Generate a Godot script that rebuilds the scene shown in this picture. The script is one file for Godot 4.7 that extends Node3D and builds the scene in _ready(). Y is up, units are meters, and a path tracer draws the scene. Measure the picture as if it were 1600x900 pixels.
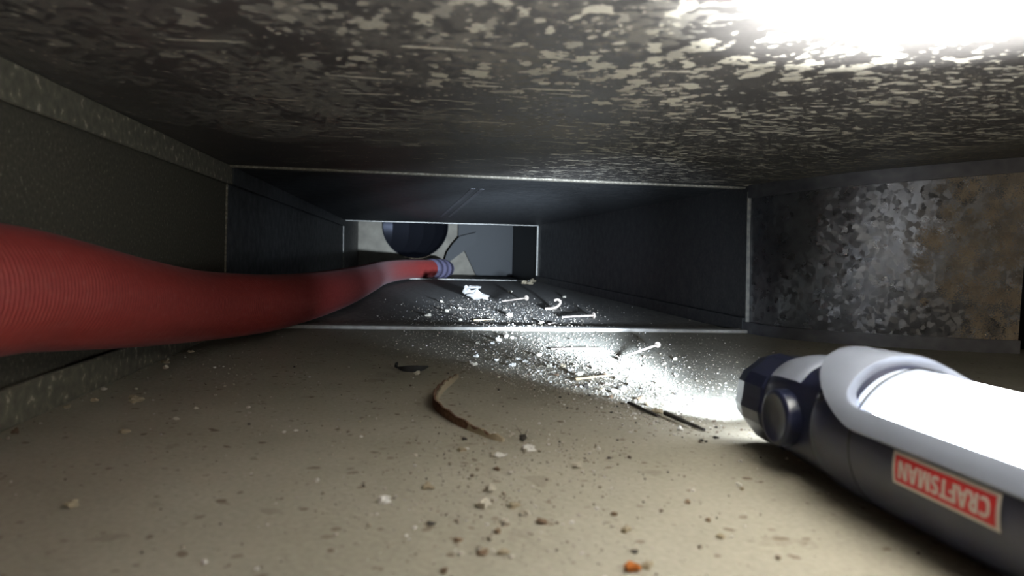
extends Node3D
# Inside of a sheet-metal air duct: a work light lies on the dusty floor, a red hose runs to the far outlet.
# x to the right, y up, -z along the duct; the camera stands at x = 0, z = 0.

const HIGH := 0.2          # duct height
const LEFT := -0.221       # left wall
const RIGHT := 0.462       # right wall of the straight run
const SEAM := -0.955       # joint between the two sections
const FAR := -2.62         # end of the straight run
const BACK := -3.4         # wall of the end box
const LAMP_X := 0.2024     # axis of the work light
const LAMP_R := 0.03
const BAR_TURN := 90.0     # which way the light bar faces, degrees round the axis

var rng := RandomNumberGenerator.new()
var M := {}

func _ready() -> void:
	rng.seed = 7
	# ---- camera
	var cam := Camera3D.new()
	cam.name = "camera"
	add_child(cam)
	var right := Vector3(0.98998, 0.02244, 0.13941)
	var up := Vector3(-0.01543, 0.99857, -0.05118)
	var back := Vector3(-0.14036, 0.04851, 0.98891)
	cam.transform = Transform3D(Basis(right, up, back).orthonormalized(), Vector3(0, 0.1027, 0))
	cam.fov = 42.5
	cam.near = 0.02
	cam.far = 30.0
	var attr := CameraAttributesPhysical.new()
	attr.frustum_focal_length = 30.85
	attr.frustum_near = 0.02
	attr.frustum_far = 30.0
	attr.frustum_focus_distance = 0.85
	attr.exposure_aperture = 15.0
	cam.attributes = attr
	cam.current = true
	# ---- surroundings: the duct is dark, the dull light through the open access behind the camera is raised as added fill
	var we := WorldEnvironment.new()
	we.name = "environment"
	var env := Environment.new()
	env.background_mode = Environment.BG_COLOR
	env.background_color = Color(0.83, 0.785, 0.72)
	env.tonemap_mode = Environment.TONE_MAPPER_LINEAR
	env.tonemap_exposure = 1.12
	env.sdfgi_enabled = true
	env.ssao_enabled = true
	env.ssil_enabled = true
	we.environment = env
	add_child(we)
	# ---- the lights of the work light: a row of LEDs with a narrow beam behind the long window, the soft glow of that window, and the torch in the head
	var n := Vector3(cos(deg_to_rad(BAR_TURN)), sin(deg_to_rad(BAR_TURN)), 0)
	var facing := Basis(Vector3(0, 0, 1).cross(-n), Vector3(0, 0, 1), -n)
	for k in 6:
		var led := SpotLight3D.new()
		led.name = "led_%d" % (k + 1)
		led.light_energy = 0.46
		led.light_color = Color(0.94, 0.97, 1.0)
		led.spot_angle = 42.0
		led.spot_angle_attenuation = 0.45
		led.spot_range = 8.0
		led.spot_attenuation = 2.0
		led.light_size = 0.011
		led.shadow_enabled = true
		add_child(led)
		led.position = Vector3(LAMP_X, LAMP_R, -0.245 + 0.035 * k) + n * (LAMP_R + 0.0005)
		led.basis = facing
	var glow := AreaLight3D.new()
	glow.name = "light_bar_glow"
	glow.area_size = Vector2(0.026, 0.17)
	glow.light_energy = 0.06
	glow.light_color = Color(0.94, 0.97, 1.0)
	glow.area_range = 8.0
	glow.area_attenuation = 2.0
	glow.shadow_enabled = true
	add_child(glow)
	glow.position = Vector3(LAMP_X, LAMP_R, -0.17) + n * (LAMP_R + 0.0005)
	glow.basis = facing
	for k in 3:           # the torch: a wide spill, the hot spot of its reflector and the narrow core of the beam
		var spot := SpotLight3D.new()
		spot.name = ["torch_spill", "torch_hot_spot", "torch_core"][k]
		spot.light_energy = [0.17, 1.7, 6.5][k]
		spot.light_color = Color(0.84, 0.91, 1.0)
		spot.spot_angle = [31.0, 18.0, 11.5][k]
		spot.spot_angle_attenuation = [0.5, 1.0, 1.0][k]
		spot.spot_range = 12.0
		spot.spot_attenuation = 2.0
		spot.light_size = 0.006
		spot.shadow_enabled = true
		add_child(spot)
		spot.position = Vector3(LAMP_X, 0.0285, -0.392)
		spot.rotation_degrees = Vector3([0.0, 5.5, 2.6][k], 1.0, 0)
	make_materials()
	build_shell()
	build_joints()
	build_far_box()
	build_hose()
	build_lamp()
	build_litter()
	build_crumbs()
	build_grit()

# ------------------------------------------------------------------ naming
func tag(o: Node3D, label := "", category := "", group := "", kind := "") -> Node3D:
	if label:
		o.set_meta("label", label)
	if category:
		o.set_meta("category", category)
	if group:
		o.set_meta("group", group)
	if kind:
		o.set_meta("kind", kind)
	return o

var taken := {}
func numbered(called: String) -> String:
	taken[called] = taken.get(called, 0) + 1
	return called if taken[called] == 1 else "%s_%03d" % [called, taken[called] - 1]

func thing(called: String, at: Vector3, label: String, category: String, group := "", turn := 0.0) -> Node3D:
	var o := Node3D.new()
	o.name = numbered(called)
	add_child(o)
	o.position = at
	o.rotation.y = turn
	return tag(o, label, category, group)

func part(called: String, mesh: Mesh, mat: Material, parent: Node3D) -> MeshInstance3D:
	var o := MeshInstance3D.new()
	o.name = called
	o.mesh = mesh
	o.material_override = mat
	parent.add_child(o, true)
	return o

func structure(called: String, label: String, category: String) -> Node3D:
	var o := Node3D.new()
	o.name = called
	add_child(o)
	return tag(o, label, category, "", "structure")

# ------------------------------------------------------------------ mesh tools
func begin(group := 0) -> SurfaceTool:
	var st := SurfaceTool.new()
	st.begin(Mesh.PRIMITIVE_TRIANGLES)
	st.set_smooth_group(group)
	return st

func tri(st: SurfaceTool, a: Vector3, b: Vector3, c: Vector3) -> void:
	st.add_vertex(a)
	st.add_vertex(b)
	st.add_vertex(c)

func quad(st: SurfaceTool, a: Vector3, b: Vector3, c: Vector3, d: Vector3) -> void:
	tri(st, a, b, c)
	tri(st, a, c, d)

func done(st: SurfaceTool) -> ArrayMesh:
	st.index()
	st.generate_normals()
	return st.commit()

# joins rings of points; each ring runs anticlockwise when seen against the direction of travel
func loft(st: SurfaceTool, rings: Array, closed := true, caps := true, smooth := true, cap_group := -1) -> void:
	st.set_smooth_group(0 if smooth else -1)
	for i in rings.size() - 1:
		var a: PackedVector3Array = rings[i]
		var b: PackedVector3Array = rings[i + 1]
		var n := a.size()
		for j in (n if closed else n - 1):
			var k := (j + 1) % n
			quad(st, a[j], b[j], b[k], a[k])
	if caps:
		st.set_smooth_group(cap_group)
		for e in 2:
			var r: PackedVector3Array = rings[0] if e == 0 else rings[-1]
			var c := Vector3.ZERO
			for p in r:
				c += p
			c /= r.size()
			for j in r.size():
				var p1: Vector3 = r[j]
				var p2: Vector3 = r[(j + 1) % r.size()]
				if e == 0:
					tri(st, c, p1, p2)
				else:
					tri(st, c, p2, p1)
	st.set_smooth_group(0)

func ring(c: Vector3, u: Vector3, v: Vector3, ru: float, rv: float, n: int, phase := 0.0) -> PackedVector3Array:
	var out := PackedVector3Array()
	for i in n:
		var a := TAU * i / n + phase
		out.append(c + u * (cos(a) * ru) + v * (sin(a) * rv))
	return out

# a box with chamfered edges, given in its own frame
func slab(st: SurfaceTool, t: Transform3D, size: Vector3, bevel: float) -> void:
	var h := size / 2.0
	var rings := []
	for k in [[-h.z, bevel], [-h.z + bevel, 0.0], [h.z - bevel, 0.0], [h.z, bevel]]:
		var z: float = k[0]
		var x: float = h.x - k[1]
		var y: float = h.y - k[1]
		var b := bevel
		var r := PackedVector3Array()
		for p in [Vector2(x, -y + b), Vector2(x, y - b), Vector2(x - b, y), Vector2(-x + b, y), Vector2(-x, y - b), Vector2(-x, -y + b), Vector2(-x + b, -y), Vector2(x - b, -y)]:
			r.append(t * Vector3(p.x, p.y, z))
		rings.append(r)
	loft(st, rings, true, true, false)

func box(size: Vector3, bevel := 0.0008) -> ArrayMesh:
	var st := begin(-1)
	slab(st, Transform3D(), size, bevel)
	return done(st)

# a bar from a to b with a chamfered section: wide across «side», high along «up»
func bar(st: SurfaceTool, a: Vector3, b: Vector3, up: Vector3, wide: float, high: float, bevel := 0.0008) -> void:
	var z := (b - a).normalized()
	var x := up.cross(z).normalized()
	var y := z.cross(x)
	slab(st, Transform3D(Basis(x, y, z), (a + b) / 2.0), Vector3(wide, high, a.distance_to(b)), bevel)

# an upright sheet along a path on the floor: the face towards the room is on the left of the path
func upright(path: PackedVector3Array, low: float, high: Callable, thick: float, lean := 0.0) -> ArrayMesh:
	var st := begin(0)
	var rings := []
	for i in path.size():
		var a: Vector3 = path[maxi(i - 1, 0)]
		var b: Vector3 = path[mini(i + 1, path.size() - 1)]
		var d := (b - a).normalized()
		var out := Vector3(d.z, 0, -d.x)          # away from the room
		var p: Vector3 = path[i]
		var y1: float = high.call(p)
		var r := PackedVector3Array()
		var lean_at: float = lean * smoothstep(0.0, 0.25, float(i) / (path.size() - 1))
		r.append(Vector3(p.x, low, p.z))
		r.append(Vector3(p.x, y1, p.z) - out * lean_at)
		r.append(Vector3(p.x, y1, p.z) - out * lean_at + out * thick)
		r.append(Vector3(p.x, low, p.z) + out * thick)
		rings.append(r)
	# each long face gets its own smooth group, so that the edges stay sharp
	for j in 4:
		st.set_smooth_group(j + 1)
		for i in rings.size() - 1:
			var a: PackedVector3Array = rings[i]
			var b: PackedVector3Array = rings[i + 1]
			var k := (j + 1) % 4
			quad(st, a[j], a[k], b[k], b[j])
	st.set_smooth_group(-1)
	for e in 2:
		var r: PackedVector3Array = rings[0] if e == 0 else rings[-1]
		if e == 0:
			quad(st, r[3], r[2], r[1], r[0])
		else:
			quad(st, r[0], r[1], r[2], r[3])
	return done(st)

func curve_points(pts: Array, step: float) -> PackedVector3Array:
	var c := Curve3D.new()
	for i in pts.size():
		var a: Vector3 = pts[maxi(i - 1, 0)]
		var b: Vector3 = pts[mini(i + 1, pts.size() - 1)]
		var p: Vector3 = pts[i]
		var t := (b - a).normalized()
		var before: float = p.distance_to(a) / 3.0
		var after: float = p.distance_to(b) / 3.0
		c.add_point(p, -t * before, t * after)
	c.bake_interval = step
	var out := PackedVector3Array()
	var n := int(c.get_baked_length() / step)
	for i in n + 1:
		out.append(c.sample_baked(c.get_baked_length() * i / n, true))
	return out

# ------------------------------------------------------------------ materials
func noise(kind: int, frequency: float, seed_number: int, octaves := 4) -> FastNoiseLite:
	var f := FastNoiseLite.new()
	f.noise_type = kind
	f.frequency = frequency
	f.seed = seed_number
	f.fractal_octaves = octaves
	return f

func ramp(stops: Array) -> Gradient:
	var g := Gradient.new()
	var at := PackedFloat32Array()
	var colors := PackedColorArray()
	for s in stops:
		at.append(s[0])
		colors.append(s[1])
	g.offsets = at
	g.colors = colors
	return g

func noise_map(f: FastNoiseLite, size: int, stops: Array) -> NoiseTexture2D:
	var t := NoiseTexture2D.new()
	t.width = size
	t.height = size
	t.seamless = true
	t.noise = f
	if stops.size():
		t.color_ramp = ramp(stops)
	return t

func g(v: float) -> Color:
	return Color(v, v, v)

func plain(color: Color, rough: float, metal := 0.0) -> StandardMaterial3D:
	var m := StandardMaterial3D.new()
	m.albedo_color = color
	m.roughness = rough
	m.metallic = metal
	m.cull_mode = BaseMaterial3D.CULL_DISABLED
	return m

func triplanar(m: StandardMaterial3D, scale: float) -> StandardMaterial3D:
	m.uv1_triplanar = true
	m.uv1_world_triplanar = true
	m.uv1_scale = Vector3.ONE * scale
	return m

const SIDE := 2048

# spots of dust or grit: soft-edged islands drawn into a mask, their outline roughened by noise
func island(mask: PackedByteArray, f: FastNoiseLite, side: int, c: Vector2, a: float, b: float, turn: float, rag: float, strength: int) -> void:
	var reach := maxf(a, b) * (1.0 + rag)
	var ca := cos(turn)
	var sa := sin(turn)
	for y in range(maxi(0, int(c.y - reach)), mini(side - 1, int(c.y + reach)) + 1):
		for x in range(maxi(0, int(c.x - reach)), mini(side - 1, int(c.x + reach)) + 1):
			var dx := x - c.x
			var dy := y - c.y
			var u := (dx * ca + dy * sa) / a
			var v := (dy * ca - dx * sa) / b
			var d := u * u + v * v
			if d > 3.0:
				continue
			if sqrt(d) + f.get_noise_2d(x, y) * rag * 1.6 < 1.0:
				var k := y * side + x
				if mask[k] < strength:
					mask[k] = strength

# colour and roughness/metal textures from a cover mask over a bare ground
func composed(mask: PackedByteArray, fine: PackedByteArray, coarse: PackedByteArray, bare: Color, bare_b: Color, cover: Color, cover_b: Color, side: int, bare_rough: float, bare_metal: float) -> Array:
	var rgb := PackedByteArray()
	rgb.resize(side * side * 3)
	var orm := PackedByteArray()
	orm.resize(side * side * 3)
	var lut := PackedByteArray()
	lut.resize(2 * 256 * 3)
	for i in 256:
		var p := bare.lerp(bare_b, i / 255.0)
		var q := cover.lerp(cover_b, i / 255.0)
		for c in 3:
			lut[i * 3 + c] = int(p[c] * 255)
			lut[768 + i * 3 + c] = int(q[c] * 255)
	var r0 := int(bare_rough * 255)
	var m0 := int(bare_metal * 255)
	for k in side * side:
		var mix_at := (fine[k] + coarse[k]) >> 1
		var w := mask[k]
		var at := mix_at * 3
		var o := k * 3
		if w == 0:
			rgb[o] = lut[at]
			rgb[o + 1] = lut[at + 1]
			rgb[o + 2] = lut[at + 2]
			orm[o + 1] = r0 + (coarse[k] >> 3)
			orm[o + 2] = m0
		else:
			rgb[o] = (lut[at] * (255 - w) + lut[at + 768] * w) / 255
			rgb[o + 1] = (lut[at + 1] * (255 - w) + lut[at + 769] * w) / 255
			rgb[o + 2] = (lut[at + 2] * (255 - w) + lut[at + 770] * w) / 255
			orm[o + 1] = mini(255, r0 + w)
			orm[o + 2] = m0 * (255 - w) / 255
		orm[o] = 255
	var out := []
	for b in [rgb, orm]:
		out.append(ImageTexture.create_from_image(Image.create_from_data(side, side, false, Image.FORMAT_RGB8, b)))
	return out

func noise_bytes(f: FastNoiseLite, side: int, squash := 1.0) -> PackedByteArray:
	var im := f.get_image(side, int(side / squash), false, false, true)
	if squash != 1.0:
		im.resize(side, side, Image.INTERPOLATE_NEAREST)
	im.convert(Image.FORMAT_L8)
	return im.get_data()

func mapped(tex: Array) -> StandardMaterial3D:
	var m := StandardMaterial3D.new()
	m.cull_mode = BaseMaterial3D.CULL_DISABLED
	m.albedo_texture = tex[0]
	m.roughness = 1.0
	m.roughness_texture = tex[1]
	m.roughness_texture_channel = BaseMaterial3D.TEXTURE_CHANNEL_GREEN
	m.metallic = 1.0
	m.metallic_texture = tex[1]
	m.metallic_texture_channel = BaseMaterial3D.TEXTURE_CHANNEL_BLUE
	return m

func make_materials() -> void:
	var fine := noise_bytes(noise(FastNoiseLite.TYPE_SIMPLEX_SMOOTH, 0.2, 11, 3), SIDE)
	var coarse := noise_bytes(noise(FastNoiseLite.TYPE_SIMPLEX_SMOOTH, 0.006, 12, 5), SIDE)
	var rag := noise(FastNoiseLite.TYPE_SIMPLEX_SMOOTH, 0.055, 13, 3)
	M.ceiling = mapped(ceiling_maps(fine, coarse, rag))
	M.floor = mapped(floor_maps(fine, coarse, rag))
	M.floor.heightmap_enabled = true
	M.floor.heightmap_texture = noise_map(noise(FastNoiseLite.TYPE_SIMPLEX_SMOOTH, 0.35, 21, 3), 1024, [])
	M.floor.heightmap_scale = 0.05
	M.throat = mapped(throat_maps(fine, coarse, rag))
	M.throat.normal_enabled = true
	M.throat.normal_texture = spangle_normals(1024)
	M.throat.normal_scale = 1.0
	# far floor: grey dust
	M.far_floor = triplanar(plain(Color.WHITE, 0.95), 2.0)
	M.far_floor.albedo_texture = noise_map(noise(FastNoiseLite.TYPE_SIMPLEX_SMOOTH, 0.03, 31, 6), 1024, [[0.0, Color(0.52, 0.5, 0.47)], [0.45, Color(0.61, 0.59, 0.555)], [1.0, Color(0.7, 0.68, 0.64)]])
	# bare galvanised sheet, bluish grey, brushed and faintly clouded
	M.metal = triplanar(plain(Color.WHITE, 1.0, 0.35), 2.5)
	M.metal.albedo_texture = noise_map(noise(FastNoiseLite.TYPE_SIMPLEX_SMOOTH, 0.05, 32, 6), 1024, [[0.0, Color(0.225, 0.23, 0.235)], [0.5, Color(0.275, 0.28, 0.28)], [0.8, Color(0.31, 0.31, 0.31)], [1.0, Color(0.44, 0.44, 0.44)]])
	M.metal.roughness_texture = noise_map(noise(FastNoiseLite.TYPE_CELLULAR, 0.03, 33, 2), 512, [[0.0, g(0.4)], [1.0, g(0.62)]])
	M.metal.heightmap_enabled = true
	M.metal.heightmap_texture = noise_map(noise(FastNoiseLite.TYPE_SIMPLEX_SMOOTH, 0.012, 34, 3), 512, [])
	M.metal.heightmap_scale = 0.03
	# dusty sheet of the near left wall, brownish
	M.dusty = triplanar(plain(Color.WHITE, 0.85), 2.5)
	M.dusty.albedo_texture = noise_map(noise(FastNoiseLite.TYPE_SIMPLEX_SMOOTH, 0.09, 35, 5), 1024, [[0.0, Color(0.24, 0.23, 0.19)], [0.55, Color(0.3, 0.285, 0.235)], [0.78, Color(0.33, 0.31, 0.26)], [0.84, Color(0.5, 0.47, 0.4)], [1.0, Color(0.56, 0.52, 0.45)]])
	M.flange = triplanar(plain(Color.WHITE, 0.8), 3.0)
	M.flange.albedo_texture = noise_map(noise(FastNoiseLite.TYPE_SIMPLEX_SMOOTH, 0.06, 39, 5), 512, [[0.0, Color(0.31, 0.3, 0.25)], [0.55, Color(0.39, 0.375, 0.32)], [0.74, Color(0.43, 0.41, 0.35)], [0.82, Color(0.6, 0.57, 0.5)], [1.0, Color(0.68, 0.65, 0.58)]])
	M.throat_flange = triplanar(plain(Color(0.9, 0.9, 0.92), 0.38, 0.5), 4.0)
	M.throat_flange.albedo_texture = noise_map(noise(FastNoiseLite.TYPE_CELLULAR, 0.03, 40, 2), 512, [[0.0, Color(0.36, 0.36, 0.37)], [0.7, Color(0.47, 0.47, 0.47)], [1.0, Color(0.55, 0.54, 0.52)]])
	M.edge = triplanar(plain(Color.WHITE, 0.45, 0.3), 6.0)
	M.edge.albedo_texture = noise_map(noise(FastNoiseLite.TYPE_SIMPLEX_SMOOTH, 0.05, 36, 4), 256, [[0.0, Color(0.5, 0.5, 0.48)], [0.6, Color(0.66, 0.65, 0.61)], [1.0, Color(0.76, 0.73, 0.66)]])
	M.dusty_edge = triplanar(plain(Color.WHITE, 0.9), 6.0)
	M.dusty_edge.albedo_texture = noise_map(noise(FastNoiseLite.TYPE_SIMPLEX_SMOOTH, 0.06, 37, 5), 512, [[0.0, Color(0.4, 0.38, 0.33)], [0.5, Color(0.53, 0.5, 0.44)], [0.7, Color(0.66, 0.63, 0.56)], [1.0, Color(0.75, 0.71, 0.63)]])
	M.back_wall = triplanar(plain(Color.WHITE, 0.7, 0.1), 1.5)
	M.back_wall.albedo_texture = noise_map(noise(FastNoiseLite.TYPE_SIMPLEX_SMOOTH, 0.02, 38, 4), 512, [[0.0, Color(0.5, 0.475, 0.42)], [1.0, Color(0.6, 0.575, 0.51)]])
	M.pipe = plain(Color(0.38, 0.39, 0.43), 0.3, 0.85)
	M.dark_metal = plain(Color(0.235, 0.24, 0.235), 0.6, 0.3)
	# hose
	M.hose = triplanar(plain(Color.WHITE, 0.62), 9.0)
	M.hose.albedo_texture = noise_map(noise(FastNoiseLite.TYPE_SIMPLEX_SMOOTH, 0.03, 41, 5), 512, [[0.0, Color(0.47, 0.115, 0.095)], [0.5, Color(0.53, 0.15, 0.125)], [0.75, Color(0.55, 0.2, 0.17)], [1.0, Color(0.58, 0.36, 0.33)]])
	M.hose.rim_enabled = true
	M.hose.rim = 0.15
	M.hose.rim_tint = 0.3
	M.cuff = plain(Color(0.62, 0.6, 0.72), 0.3, 0.5)
	# work light
	M.shell = plain(Color(0.125, 0.14, 0.235), 0.42)
	M.knob = plain(Color(0.1, 0.115, 0.2), 0.3)
	M.groove = plain(Color(0.03, 0.03, 0.04), 0.6)
	M.bezel = plain(Color(0.52, 0.54, 0.59), 0.4)
	M.lens = plain(Color(0.95, 0.97, 1.0), 0.2)
	M.lens.emission_enabled = true
	M.lens.emission = Color(0.93, 0.96, 1.0)
	M.lens.emission_energy_multiplier = 20.0
	M.lens_end = plain(Color(0.85, 0.87, 0.9), 0.35)
	M.lens_end.emission_enabled = true
	M.lens_end.emission = Color(0.9, 0.94, 1.0)
	M.lens_end.emission_energy_multiplier = 0.8
	M.badge_red = plain(Color(0.78, 0.13, 0.14), 0.5)
	M.badge_white = plain(Color(0.85, 0.83, 0.8), 0.5)
	# litter
	M.crumb = [
		plain(Color(0.78, 0.75, 0.68), 0.95), plain(Color(0.64, 0.59, 0.49), 0.95), plain(Color(0.46, 0.38, 0.3), 0.95),
		plain(Color(0.2, 0.18, 0.16), 0.9), plain(Color(0.92, 0.91, 0.88), 0.9), plain(Color(0.66, 0.38, 0.14), 0.9)]
	M.plaster = plain(Color(0.56, 0.545, 0.52), 0.95)
	M.bark = triplanar(plain(Color.WHITE, 0.95), 40.0)
	M.bark.albedo_texture = noise_map(noise(FastNoiseLite.TYPE_SIMPLEX_SMOOTH, 0.03, 51, 4), 256, [[0.0, Color(0.3, 0.21, 0.16)], [0.5, Color(0.45, 0.33, 0.25)], [1.0, Color(0.56, 0.46, 0.36)]])
	M.black = plain(Color(0.1, 0.1, 0.1), 0.7)
	M.nail = plain(Color(0.6, 0.55, 0.5), 0.7, 0.2)
	M.wood = plain(Color(0.72, 0.64, 0.5), 0.9)
	M.grit = plain(Color.WHITE, 0.95)
	M.grit.vertex_color_use_as_albedo = true

# near ceiling: dark sheet with pale flakes of dust clinging to it, thick to the right, long and loose to the left. 1.2 m by 1.2 m from (-0.3, -1.0).
func ceiling_maps(fine: PackedByteArray, coarse: PackedByteArray, rag: FastNoiseLite) -> Array:
	var mask := PackedByteArray()
	mask.resize(SIDE * SIDE)
	var px := SIDE / 1.2
	var r := RandomNumberGenerator.new()
	r.seed = 99
	var clump := noise(FastNoiseLite.TYPE_SIMPLEX_SMOOTH, 9.0, 14, 2)
	for i in 19000:
		var x := r.randf_range(-0.25, 0.9)
		var z := r.randf_range(-0.96, -0.15)
		var dense := smoothstep(-0.12, 0.55, x) * 0.95 + 0.07
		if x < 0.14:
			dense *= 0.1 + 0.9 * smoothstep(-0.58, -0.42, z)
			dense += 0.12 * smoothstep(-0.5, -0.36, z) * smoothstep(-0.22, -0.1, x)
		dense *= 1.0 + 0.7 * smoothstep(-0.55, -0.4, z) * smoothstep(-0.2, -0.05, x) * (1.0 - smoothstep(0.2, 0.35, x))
		dense *= clampf(0.8 + clump.get_noise_2d(x, z) * 1.1, 0.06, 1.4)
		if r.randf() > dense * lerpf(0.78, 1.1, smoothstep(0.1, 0.3, x)):
			continue
		var near := smoothstep(-0.56, -0.36, z) * (1.0 - smoothstep(0.18, 0.3, x))
		var s := 0.0009 + 0.0036 * pow(r.randf(), 2.3)
		s *= lerpf(1.0, 0.72, smoothstep(0.15, 0.35, x))
		var a := s * lerpf(1.45, 1.0, near) * r.randf_range(0.7, 1.5)
		var b := s * lerpf(0.75, 2.0, near) * r.randf_range(0.6, 1.3)
		island(mask, rag, SIDE, Vector2((x + 0.3) * px, (z + 1.0) * px), a * px, b * px, r.randf_range(-0.4, 0.4), 0.75, int(lerpf(70, 175, smoothstep(-0.22, 0.15, x))) + r.randi() % 80)
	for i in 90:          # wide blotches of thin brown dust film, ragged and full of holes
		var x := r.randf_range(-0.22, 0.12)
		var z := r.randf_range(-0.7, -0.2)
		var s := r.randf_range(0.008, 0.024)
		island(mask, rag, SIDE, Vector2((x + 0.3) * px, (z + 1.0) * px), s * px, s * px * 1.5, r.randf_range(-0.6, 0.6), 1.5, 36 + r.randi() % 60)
	for i in 16000:        # specks
		var x := r.randf_range(-0.25, 0.9)
		var z := r.randf_range(-0.96, -0.15)
		if r.randf() > 0.25 + 0.75 * smoothstep(-0.2, 0.4, x):
			continue
		var s := 0.0005 + 0.0013 * r.randf() * r.randf()
		island(mask, rag, SIDE, Vector2((x + 0.3) * px, (z + 1.0) * px), s * px, s * px * r.randf_range(0.8, 2.0), r.randf_range(-1, 1), 0.3, 150 + r.randi() % 90)
	for i in 260:         # fibres lying across the duct
		var x := r.randf_range(-0.14, 0.75)
		var z := r.randf_range(-0.95, -0.36)
		island(mask, rag, SIDE, Vector2((x + 0.3) * px, (z + 1.0) * px), (0.004 + 0.018 * pow(r.randf(), 2.0)) * px, r.randf_range(0.0008, 0.0021) * px, r.randf_range(-0.12, 0.12), 0.35, 190 + r.randi() % 60)
	return composed(mask, fine, coarse, Color(0.265, 0.25, 0.235), Color(0.36, 0.34, 0.32), Color(0.63, 0.6, 0.53), Color(0.76, 0.725, 0.645), SIDE, 0.42, 0.2)

# near floor: beige dust, stained and specked. 1.5 m by 1.5 m from (-0.3, -1.0).
func floor_maps(fine: PackedByteArray, coarse: PackedByteArray, rag: FastNoiseLite) -> Array:
	var mask := PackedByteArray()
	mask.resize(SIDE * SIDE)
	var px := SIDE / 1.5
	var r := RandomNumberGenerator.new()
	r.seed = 101
	for i in 4500:        # dark specks
		var x := r.randf_range(-0.24, 0.6)
		var z := r.randf_range(-0.98, -0.15)
		var s := 0.0004 + 0.0013 * pow(r.randf(), 3.0)
		island(mask, rag, SIDE, Vector2((x + 0.3) * px, (z + 1.0) * px), s * px * r.randf_range(1.0, 1.8), s * px, r.randf_range(-1.5, 1.5), 0.4, 40 + r.randi() % 110)
	for i in 45:         # stains
		var x := r.randf_range(-0.2, 0.5)
		var z := r.randf_range(-0.7, -0.16)
		var s := r.randf_range(0.002, 0.009)
		island(mask, rag, SIDE, Vector2((x + 0.3) * px, (z + 1.0) * px), s * px * 1.5, s * px, r.randf_range(-1.5, 1.5), 0.8, 14 + r.randi() % 26)
	return composed(mask, fine, coarse, Color(0.6, 0.575, 0.505), Color(0.75, 0.725, 0.655), Color(0.26, 0.21, 0.16), Color(0.4, 0.33, 0.25), SIDE, 0.85, 0.0)

# curved side sheet: spangled zinc, caked with tan dirt towards its right end. u runs along the sheet, v up.
func throat_maps(fine: PackedByteArray, coarse: PackedByteArray, rag: FastNoiseLite) -> Array:
	var mask := PackedByteArray()
	mask.resize(SIDE * SIDE)
	var r := RandomNumberGenerator.new()
	r.seed = 103
	for i in 1500:
		var u := r.randf()
		if r.randf() > smoothstep(0.66, 1.05, u):
			continue
		var s := 14.0 + 60.0 * r.randf() * r.randf()
		island(mask, rag, SIDE, Vector2(u * SIDE, r.randf() * SIDE), s * 1.3, s * 1.7, r.randf_range(-0.6, 0.6), 1.1, 100 + r.randi() % 150)
	var cell := noise(FastNoiseLite.TYPE_CELLULAR, 0.013, 61, 2)
	cell.cellular_return_type = FastNoiseLite.RETURN_CELL_VALUE
	cell.domain_warp_enabled = true
	cell.domain_warp_amplitude = 26.0
	cell.domain_warp_frequency = 0.02
	var cells := noise_bytes(cell, SIDE, 1.4)
	return composed(mask, cells, coarse, Color(0.36, 0.363, 0.37), Color(0.46, 0.463, 0.47), Color(0.58, 0.515, 0.43), Color(0.78, 0.71, 0.6), SIDE, 0.24, 0.75)

# zinc crystals: every cell leans its own way
func spangle_normals(side: int) -> ImageTexture:
	var cell := noise(FastNoiseLite.TYPE_CELLULAR, 0.026, 61, 2)
	cell.cellular_return_type = FastNoiseLite.RETURN_CELL_VALUE
	cell.domain_warp_enabled = true
	cell.domain_warp_amplitude = 13.0
	cell.domain_warp_frequency = 0.04
	var cells := noise_bytes(cell, side, 1.4)
	var out := PackedByteArray()
	out.resize(side * side * 3)
	var lut := PackedByteArray()
	for i in 256:
		var a := fposmod(i * 2.39996, TAU)
		var t := 0.12 * fposmod(i * 0.618034, 1.0)
		lut.append(int(127.5 + 127.5 * sin(t) * cos(a)))
		lut.append(int(127.5 + 127.5 * sin(t) * sin(a)))
		lut.append(int(127.5 + 127.5 * cos(t)))
	for k in side * side:
		var c := cells[k] * 3
		out[k * 3] = lut[c]
		out[k * 3 + 1] = lut[c + 1]
		out[k * 3 + 2] = lut[c + 2]
	return ImageTexture.create_from_image(Image.create_from_data(side, side, false, Image.FORMAT_RGB8, out))

# ------------------------------------------------------------------ duct
# the ceiling sheet rises where the duct widens to the right
func ceiling_at(p: Vector3) -> float:
	return HIGH + 0.092 * maxf(0.0, p.x - 0.45) * smoothstep(0.45, 0.52, p.x)

# a level sheet with its face towards «face» (1 up, -1 down) and a thickness behind it; uv in metres
func level(x0: float, x1: float, z0: float, z1: float, nx: int, nz: int, y: Callable, face: float, thick: float, uv: Rect2) -> ArrayMesh:
	var st := begin(0)
	for s in 2:
		st.set_smooth_group(s + 1)
		for i in nx:
			for j in nz:
				var c := []
				for k in [[0, 0], [1, 0], [1, 1], [0, 1]]:
					var p := Vector3(lerpf(x0, x1, float(i + k[0]) / nx), 0, lerpf(z0, z1, float(j + k[1]) / nz))
					p.y = y.call(p) - face * thick * s
					c.append(p)
				if (face > 0) == (s == 1):
					c.reverse()
				for k in [0, 1, 2, 0, 2, 3]:
					st.set_uv(Vector2((c[k].x - uv.position.x) / uv.size.x, (c[k].z - uv.position.y) / uv.size.y))
					st.add_vertex(c[k])
	st.generate_normals()
	return st.commit()

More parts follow.
